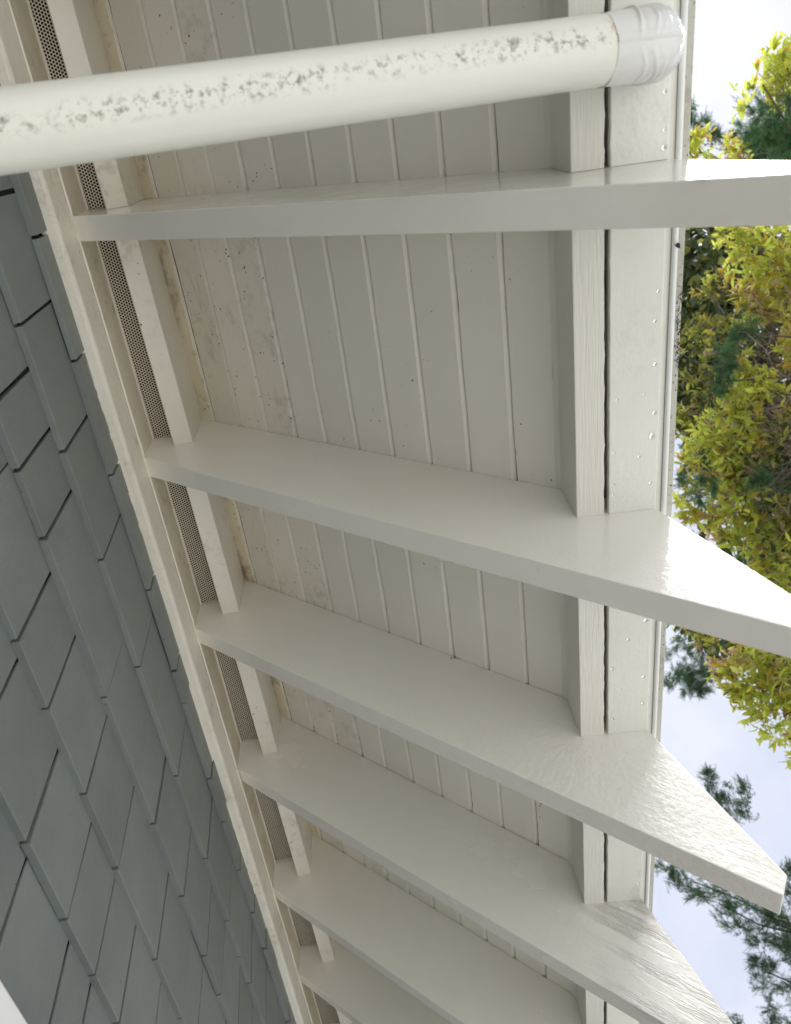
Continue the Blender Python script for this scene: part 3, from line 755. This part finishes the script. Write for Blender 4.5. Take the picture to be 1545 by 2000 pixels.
# ------------------------------------------------------------------ trees beyond the eave: crown masses (x, y, z, radius)
YB=[(2.51,0.06,6.21,0.13,0),(2.48,0.18,6.22,0.10,0),(2.70,0.13,6.33,0.20,0),(2.25,0.20,6.11,0.08,1),(2.32,0.13,6.08,0.07,1),(2.13,0.42,6.16,0.06,1),(2.08,0.41,6.29,0.08,0),(2.30,0.47,6.29,0.10,2),(2.07,0.43,6.40,0.07,0),(2.36,0.99,5.94,0.19,0),(2.29,0.92,6.11,0.13,0),(2.45,1.16,5.85,0.19,2),(2.36,1.29,5.98,0.16,2),(2.64,1.08,5.88,0.22,0),(2.32,1.26,6.47,0.12,3),(2.28,1.52,6.18,0.15,3),(2.26,1.60,6.52,0.14,3),(2.24,1.82,6.33,0.16,3),(2.13,2.08,6.28,0.14,3),(2.27,1.60,5.81,0.09,0),(2.39,1.46,5.67,0.10,2),(2.15,1.76,5.68,0.15,0),(2.02,2.00,5.76,0.15,0),(2.11,1.93,5.63,0.15,0),(2.23,1.64,5.57,0.11,0),(2.24,2.05,5.62,0.15,3),(2.37,1.98,5.58,0.13,3),(2.64,1.88,5.71,0.23,3),(2.73,1.52,5.93,0.23,2),(1.98,2.20,5.92,0.08,2),(2.10,2.19,5.62,0.13,2),(1.90,2.37,5.50,0.10,2),(1.87,2.29,5.69,0.08,0),(2.06,2.28,5.47,0.15,0),(2.02,2.22,5.65,0.11,2),(1.82,2.35,5.54,0.07,0),(2.20,2.29,5.38,0.12,3),(2.19,2.50,5.38,0.14,0),(2.22,2.41,5.16,0.13,3),(2.08,2.49,5.46,0.11,0),(2.21,2.65,5.27,0.12,0),(2.47,2.34,5.31,0.22,3),(2.40,2.72,5.10,0.19,0),(2.07,2.96,5.11,0.11,2),(1.85,2.99,4.92,0.11,2),(1.77,3.04,4.91,0.08,2),(1.95,2.90,4.79,0.13,0),(2.03,2.97,4.68,0.14,0),(1.89,3.04,4.70,0.12,0),(1.80,3.05,4.74,0.09,0),(1.95,3.12,4.58,0.13,0),(1.84,3.14,4.63,0.08,1),(1.85,3.15,4.44,0.08,1),(1.90,3.18,4.38,0.06,1),(2.14,3.15,4.57,0.18,0),(1.90,3.28,5.77,0.11,3),(1.95,3.26,5.49,0.10,3),]
GB=[(2.10,1.33,5.70,0.08),(2.04,1.48,5.68,0.06),(2.00,1.59,5.65,0.08),(1.81,2.11,5.44,0.08),(2.16,2.09,5.39,0.08),(2.38,0.34,6.15,0.14),(2.50,0.38,6.05,0.15),(3.08,0.45,7.47,0.18),(3.21,0.43,7.40,0.22),(3.14,0.60,7.42,0.21),(3.36,0.51,7.31,0.25),(2.76,0.47,7.41,0.07),(2.60,0.35,7.49,0.08),(2.58,0.27,7.50,0.05),(2.68,1.67,6.75,0.11),(2.58,1.85,6.74,0.09),(2.49,1.94,6.63,0.11),(2.15,3.90,6.10,0.16),(2.18,3.95,5.91,0.13),(2.03,4.09,5.99,0.10),(2.08,4.07,5.84,0.09),(2.30,2.64,6.52,0.13),(2.27,2.54,6.59,0.09),(2.47,2.53,6.49,0.11),(2.54,2.69,6.37,0.14),(2.65,2.72,6.29,0.19),(2.76,2.89,6.12,0.19),(2.71,3.29,6.15,0.16),(2.90,3.60,6.08,0.20),(2.53,3.28,6.26,0.12),]
DB=[(2.75,1.24,7.97,0.20),(2.76,1.60,7.88,0.20),(2.72,1.92,7.81,0.20),(2.69,2.24,7.71,0.20),(2.64,2.56,7.60,0.18),(2.49,2.49,7.11,0.12),(2.48,1.20,7.20,0.18),(2.45,1.56,7.13,0.18),(2.42,1.91,7.03,0.17),(2.42,2.16,6.93,0.16),(2.38,3.28,6.61,0.10),(2.56,3.51,6.62,0.14),(2.49,2.62,6.69,0.13),(2.88,1.29,7.90,0.22),(3.17,1.38,7.97,0.27),(2.79,1.60,7.87,0.18),(2.96,1.76,7.74,0.26),(3.17,1.62,7.68,0.26),(3.40,1.47,7.59,0.31),(2.80,2.08,7.72,0.22),(3.03,2.24,7.55,0.26),(3.28,2.09,7.47,0.26),(3.48,1.93,7.41,0.26),(2.79,2.56,7.54,0.22),(3.03,2.64,7.38,0.26),(3.28,2.55,7.29,0.26),(3.39,2.92,7.03,0.26),(3.16,2.94,7.16,0.26),(2.95,3.03,7.23,0.18),(2.79,2.88,7.39,0.15),(3.25,3.23,6.94,0.26),(3.04,3.47,6.91,0.22),(3.25,3.58,6.71,0.26),(3.13,3.84,6.59,0.22),(2.89,4.17,6.47,0.22),(3.06,4.24,6.31,0.26),(2.66,4.27,6.52,0.18),(2.48,4.13,6.73,0.18),(3.77,1.83,7.50,0.41),(3.72,2.60,7.24,0.41),(3.62,3.36,6.89,0.41),(3.47,4.07,6.47,0.41),(2.97,4.43,6.18,0.18),(3.52,0.69,7.89,0.23),(3.40,0.64,7.97,0.16),]
BB=[(1.54,4.76,4.97,0.07),(1.60,4.77,4.92,0.08),(1.66,4.79,4.86,0.08),(1.72,4.82,4.78,0.09),(1.78,4.84,4.71,0.10),(1.83,4.87,4.63,0.08),(1.97,4.96,4.81,0.07),(1.93,4.87,4.58,0.11),(2.03,4.83,4.57,0.11),(2.17,4.72,4.65,0.05),(2.22,4.65,4.73,0.04),(2.14,4.82,4.51,0.11),(1.99,4.92,4.46,0.12),(2.05,4.94,4.36,0.14),(1.93,5.01,4.33,0.10),(1.97,5.06,4.19,0.15),(1.89,4.99,4.39,0.05),(1.86,5.14,4.12,0.08),(2.23,5.00,4.34,0.23),(2.38,4.82,4.53,0.19),(2.13,5.17,4.08,0.23),(2.15,4.55,5.27,0.08),(2.19,4.60,5.19,0.06),(2.08,4.64,5.20,0.06),(2.20,4.50,5.30,0.04),(2.03,4.53,5.37,0.05),(2.02,4.49,5.42,0.03),(2.06,4.57,5.30,0.04),(1.67,5.18,4.18,0.05),]
# the rest of the crowns, out of the picture to the right and below
rx = random.Random(3)
for k in range(26):
    YB.append((rx.uniform(2.9, 4.2), rx.uniform(-0.3, 4.0), rx.uniform(3.6, 6.0), rx.uniform(0.2, 0.34), rx.choice([0, 2, 3])))
for k in range(12):
    GB.append((rx.uniform(3.6, 4.6), rx.uniform(0.6, 2.6), rx.uniform(3.0, 6.5), 0.32))
    BB.append((rx.uniform(2.4, 3.4), rx.uniform(4.9, 6.2), rx.uniform(2.4, 5.2), 0.30))

def rand_rot(n, rng):
    q = rng.normal(size=(n, 4)); q /= np.linalg.norm(q, axis=1)[:, None]
    w, x, y, z = q.T
    return np.stack([np.stack([1 - 2 * (y * y + z * z), 2 * (x * y - z * w), 2 * (x * z + y * w)], 1),
                     np.stack([2 * (x * y + z * w), 1 - 2 * (x * x + z * z), 2 * (y * z - x * w)], 1),
                     np.stack([2 * (x * z - y * w), 2 * (y * z + x * w), 1 - 2 * (x * x + y * y)], 1)], 1)

def basis(d, up):
    d = d / np.linalg.norm(d, axis=1)[:, None]
    s = np.cross(up, d); s /= np.linalg.norm(s, axis=1)[:, None] + 1e-9
    u = np.cross(d, s)
    return np.stack([d, s, u], 2)     # columns: along the leaf, across, normal

def leaf_template(L, Wd, curl, fold):
    V = [(0, 0, 0)]
    for t, w in ((0.22, 0.72), (0.5, 1.0), (0.78, 0.62)):
        z = -curl * L * t * t
        for s in (-1, 0, 1): V.append((L * t, s * Wd * w / 2, z + (fold * Wd * w / 2 if s else 0)))
    V.append((L, 0, -curl * L))
    F = [(0, 1, 2), (0, 2, 3)]
    for i in (0, 1):
        a = 1 + 3 * i; b = a + 3
        F += [(a, b, b + 1), (a, b + 1, a + 1), (a + 1, b + 1, b + 2), (a + 1, b + 2, a + 2)]
    F += [(7, 10, 8), (8, 10, 9)]
    return np.array(V, float), np.array(F, int)

def tri_mesh(name, V, F, mi, mats):
    me = bpy.data.meshes.new(name)
    me.vertices.add(len(V)); me.vertices.foreach_set('co', V.astype(np.float32).ravel())
    me.loops.add(len(F) * 3); me.loops.foreach_set('vertex_index', F.astype(np.int32).ravel())
    me.polygons.add(len(F)); me.polygons.foreach_set('loop_start', np.arange(0, len(F) * 3, 3, dtype=np.int32))
    me.polygons.foreach_set('loop_total', np.full(len(F), 3, dtype=np.int32))
    for m in mats: me.materials.append(m)
    me.polygons.foreach_set('material_index', mi.astype(np.int32))
    me.update(); me.validate(); return me

def stamp(T, F, mats4, pos, sc):
    """T template verts, mats4 (n,3,3) rotations"""
    V = np.einsum('nij,vj->nvi', mats4, T) * sc[:, None, None] + pos[:, None, :]
    n = len(pos); k = len(T)
    FF = F[None] + (np.arange(n) * k)[:, None, None]
    return V.reshape(-1, 3), FF.reshape(-1, 3)

TEMPL = [leaf_template(0.078, 0.030, 0.30, 0.28), leaf_template(0.066, 0.030, 0.55, 0.10), leaf_template(0.085, 0.026, 0.15, 0.40)]

# --- rosettes of leaves at the twig ends of the broadleaf tree
PAL = {0: [.50, .30, .10, .03, .07, 0], 1: [.40, .40, .12, .04, .04, 0], 2: [.30, .20, .26, .18, .06, 0], 3: [.16, .08, .10, .08, .40, .18]}
leaves = []      # pos, rot, scale, template, material
twigs = []
centre = np.array([3.2, 2.0, 4.6])
for (x, y, z, r, kind) in YB:
    nr = int((50 if kind != 1 else 10) * (r / 0.15) ** 2) + 3
    for _ in range(nr):
        u = rng.normal(size=3); u /= np.linalg.norm(u)
        p = np.array([x, y, z]) + u * r * 1.05 * rng.random() ** 0.45
        outw = p - centre; outw /= np.linalg.norm(outw)
        axis = outw * 0.8 + np.array([0, 0, 0.2]) + rng.normal(size=3) * 0.5; axis /= np.linalg.norm(axis)
        nl = rng.integers(5, 9)
        mbase = rng.choice(6, p=PAL[kind])
        s0 = 0.42 + 0.55 * rng.random()
        if rng.random() < 0.22: twigs.append((p, p - axis * 0.16 - outw * 0.10 + rng.normal(size=3) * 0.03))
        d = rng.normal(size=(nl, 3)) * 0.75 + axis + np.array([0, 0, -0.25])
        B_ = basis(d, axis[None] + rng.normal(size=(nl, 3)) * 0.25)
        for k in range(nl):
            m_ = mbase if rng.random() < 0.72 else rng.choice(6, p=PAL[kind])
            leaves.append((p + axis * 0.02 * rng.random() + rng.normal(size=3) * 0.008, B_[k], s0 * (0.7 + 0.5 * rng.random()), rng.integers(3), m_))
eye = np.array([0, 0, H])
pos = np.array([l[0] for l in leaves]); rot = np.array([l[1] for l in leaves]); sc_ = np.array([l[2] for l in leaves])
tm = np.array([l[3] for l in leaves]); mi_ = np.array([l[4] for l in leaves])
q = (pos - eye) @ RC.T
px = 1480.5 * q[:, 0] / q[:, 2] + 772.5; py = 1480.5 * q[:, 1] / q[:, 2] + 1000
show = (px > 1300) & (px < 1545) & (py > 60) & (py < 1560)
# the 300 leaves nearest to the eye are pieces of their own, the others one mass
order = np.argsort(np.where(show, q[:, 2] / sc_, 99)); single = np.zeros(len(pos), bool); single[order[:300]] = True
V_, F_, I_ = [], [], []; off = 0
for t in range(3):
    m_ = (tm == t) & ~single
    v, f = stamp(TEMPL[t][0], TEMPL[t][1], rot[m_], pos[m_], sc_[m_])
    V_.append(v); F_.append(f + off); off += len(v); I_.append(np.repeat(mi_[m_], len(TEMPL[t][1])))
ytree = empty('broadleaf_tree', (3.7, 2.0, 0), 'tall leafy tree with lime and yellow autumn leaves filling the gap beyond the eave', 'tree')
def put(name, me, parent): return link(name, me, None, parent, (0, 0, 0))
fo = put('foliage', tri_mesh('foliage', np.concatenate(V_), np.concatenate(F_), np.concatenate(I_), LM), ytree); fo['kind'] = 'stuff'
lm = {}
for t in range(3):
    for k in range(6):
        T, F = TEMPL[t]
        lm[(t, k)] = tri_mesh('leaf', T, F, np.zeros(len(F)), [LM[k]])
for i in order[:300]:
    o = bpy.data.objects.new('leaf', lm[(int(tm[i]), int(mi_[i]))]); COL.objects.link(o); o.parent = ytree
    m4 = Matrix(rot[i].tolist()).to_4x4() @ Matrix.Scale(float(sc_[i]), 4)
    m4.translation = Vector(pos[i].tolist()) - ytree.location
    o.matrix_basis = m4

def limb(name, a, b, r0, r1, parent, sag=0.15, n=9, mat=None, seed=0):
    a, b = Vector(a), Vector(b); rr = random.Random(seed); pts = []; rad = []
    L = (b - a).length
    for i in range(n):
        t = i / (n - 1)
        p = a.lerp(b, t) + Vector((rr.uniform(-1, 1), rr.uniform(-1, 1), rr.uniform(-1, 1))) * L * 0.02 * (0 < i < n - 1)
        p.z += sag * L * math.sin(math.pi * t) * 0.3
        pts.append(p); rad.append(r0 + (r1 - r0) * t)
    return link(name, tube_mesh(name, pts, rad, 7), mat or M['bark'], parent)
limb('trunk', (3.7, 2.0, -0.05), (3.05, 1.9, 6.1), 0.13, 0.03, ytree, 0.0, 12, seed=1)
for i, (x, y, z, r, kind) in enumerate(YB[::2]):
    t = min(0.93, max(0.3, (z - 0.9) / 6.1)); a = Vector((3.7, 2.0, 0)).lerp(Vector((3.05, 1.9, 6.1)), t)
    limb('branch', a, (x, y, z), 0.022, 0.004, ytree, 0.2, 8, seed=i + 20)
# bare twigs showing inside the crown
V_, F_ = [], []; off = 0
def twig_add(a, b, r):
    global off
    a, b = np.array(a, float), np.array(b, float); d = b - a; d /= np.linalg.norm(d) + 1e-9
    s = np.cross(d, [0.3, 0.2, 0.9]); s /= np.linalg.norm(s); u = np.cross(d, s)
    mid = (a + b) / 2 + rng.normal(size=3) * 0.1 * np.linalg.norm(b - a)
    for p, k in ((a, 1.0), (mid, 0.8), (b, 0.5)):
        for j in range(3):
            t = 2 * math.pi * j / 3; V_.append(p + r * k * (math.cos(t) * s + math.sin(t) * u))
    for i in range(2):
        for j in range(3):
            k = (j + 1) % 3
            F_.append((off + i * 3 + j, off + i * 3 + k, off + (i + 1) * 3 + k)); F_.append((off + i * 3 + j, off + (i + 1) * 3 + k, off + (i + 1) * 3 + j))
    off += 9
for a, b in twigs: twig_add(a, b, 0.0022)
# a denser tangle of grey-brown twigs deeper in the crown
for _ in range(900):
    c = np.array([2.55, 1.75, 5.75]) + rng.normal(size=3) * np.array([0.20, 0.42, 0.35])
    d = rng.normal(size=3); d /= np.linalg.norm(d); twig_add(c, c + d * rng.uniform(0.08, 0.28), rng.uniform(0.0012, 0.003))
Fa = np.array(F_); tw = put('twigs', tri_mesh('twigs', np.array(V_), Fa, np.zeros(len(Fa)), [M['twig']]), ytree); tw['kind'] = 'stuff'

# --- conifer foliage: sprays of fine scale-leaved twigs
def spray_template(n=10, L=0.070, w=0.0022, br=0.020, seed=0):
    rr = np.random.default_rng(seed); V = []; F = []
    def blade(a, b, w):
        a, b = np.array(a), np.array(b); d = b - a; d /= np.linalg.norm(d); s = np.cross(d, [0, 0, 1.0]); s /= np.linalg.norm(s) + 1e-9
        k = len(V); V.extend([a + s * w * .5, a - s * w * .5, b]); F.append((k, k + 1, k + 2))
        u = np.cross(d, s); k = len(V); V.extend([a + u * w * .5, a - u * w * .5, b]); F.append((k, k + 1, k + 2))
    blade((0, 0, 0), (L, 0, 0), w * 1.2)
    for i in range(n):
        t = (i + 0.6) / n; x = L * t
        for s in (-1, 1):
            ln = br * (1.15 - t) * (0.8 + 0.4 * rr.random())
            blade((x, 0, 0), (x + ln * 0.8, s * ln, rr.uniform(-.8, .8) * ln), w)
    return np.array(V), np.array(F)
SP = [spray_template(seed=i) for i in range(2)]
def conifer(name, blobs, trunk, label, dens, pal, size=1.0, group=None, ctr=None):
    root = empty(name, (trunk[0][0], trunk[0][1], 0), label, 'tree', group)
    P_, R_, S_, Mi, T_ = [], [], [], [], []
    tk = np.array(trunk[1], float)
    for (x, y, z, r) in blobs:
        c = np.array([x, y, z]); out = c - (np.array(ctr) if ctr is not None else tk); out /= np.linalg.norm(out) + 1e-9
        # each mass is a handful of boughlets, each a plume of sprays
        for _ in range(max(3, int(9 * (r / 0.15)))):
            u = rng.normal(size=3); u /= np.linalg.norm(u)
            tip = c + u * r * 1.2 * rng.random() ** .5
            ax_ = out + rng.normal(size=3) * 0.75 + np.array([0, 0, .3]); ax_ /= np.linalg.norm(ax_)
            ns = int(dens * (0.6 + 0.8 * rng.random()))
            base = tip - ax_ * min(r, .14)
            t = rng.random(ns)
            pp = base + ax_ * (t[:, None] * min(r, .14) * 1.4) + rng.normal(size=(ns, 3)) * 0.028 * (1.1 - t[:, None])
            dd = ax_ + rng.normal(size=(ns, 3)) * 0.5
            P_.append(pp); R_.append(basis(dd, rng.normal(size=(ns, 3)))); S_.append(size * (0.55 + 0.6 * rng.random(ns)))
            Mi.append(rng.choice(3, size=ns, p=pal)); T_.append(rng.integers(0, 2, ns))
    P_, R_, S_, Mi, T_ = map(np.concatenate, (P_, R_, S_, Mi, T_))
    V, F, I = [], [], []; o_ = 0
    for t in range(2):
        k = T_ == t; v, f = stamp(SP[t][0], SP[t][1], R_[k], P_[k], S_[k]); V.append(v); F.append(f + o_); o_ += len(v); I.append(np.repeat(Mi[k], len(SP[t][1])))
    f_ = put('foliage', tri_mesh('foliage', np.concatenate(V), np.concatenate(F), np.concatenate(I), CM), root); f_['kind'] = 'stuff'
    limb('trunk', trunk[0], trunk[1], 0.12, 0.03, root, 0.0, 12, seed=5)
    for i, (x, y, z, r) in enumerate(blobs[::2]):
        if r < 0.075: continue
        a0, a1 = Vector(trunk[0]), Vector(trunk[1]); t = min(0.97, max(0.2, (z - 0.35 - a0.z) / (a1.z - a0.z)))
        limb('branch', a0.lerp(a1, t), (x, y, z), 0.016, 0.004, root, -0.1, 8, seed=i + 60)
    return root
conifer('conifer_tree', GB, ((4.4, 1.7, -0.05), (4.0, 1.6, 8.0)), 'green feathery conifer showing through the yellow leaves', 48, [.75, .2, .05])
conifer('conifer_tree', BB, ((3.7, 5.9, -0.05), (3.5, 5.8, 5.6)), 'loose dark conifer with drooping boughs against the sky at the lower right', 26, [.45, .42, .13], ctr=(2.8, 5.4, 4.2))

# --- dense dark tree behind: small leaves in clumps
dtree = empty('dark_tree', (4.6, 2.8, 0), 'dense dark green tree standing behind the yellow one', 'tree')
T, F = leaf_template(0.085, 0.05, 0.2, 0.2)
P_, R_, S_ = [], [], []
for (x, y, z, r) in DB:
    n = int(300 * (r / 0.22) ** 2)
    u = rng.normal(size=(n, 3)); u /= np.linalg.norm(u, axis=1)[:, None]
    P_.append(np.array([x, y, z]) + u * (r * 1.25 * rng.random((n, 1)) ** .5)); R_.append(rand_rot(n, rng)); S_.append(0.6 + 0.7 * rng.random(n))
P_, R_, S_ = map(np.concatenate, (P_, R_, S_))
v, f = stamp(T, F, R_, P_, S_); mi = np.repeat(rng.choice([4, 5, 5, 5], size=len(P_)), len(F))
fo = put('foliage', tri_mesh('foliage', v, f, mi, LM), dtree); fo['kind'] = 'stuff'
limb('trunk', (4.6, 2.8, -0.05), (4.3, 2.6, 7.6), 0.15, 0.04, dtree, 0.0, 12, seed=8)
for i, (x, y, z, r) in enumerate(DB[::3]):
    limb('branch', (4.4, 2.65, max(2.5, z - 0.8)), (x, y, z), 0.02, 0.005, dtree, 0.1, 8, seed=i + 90)
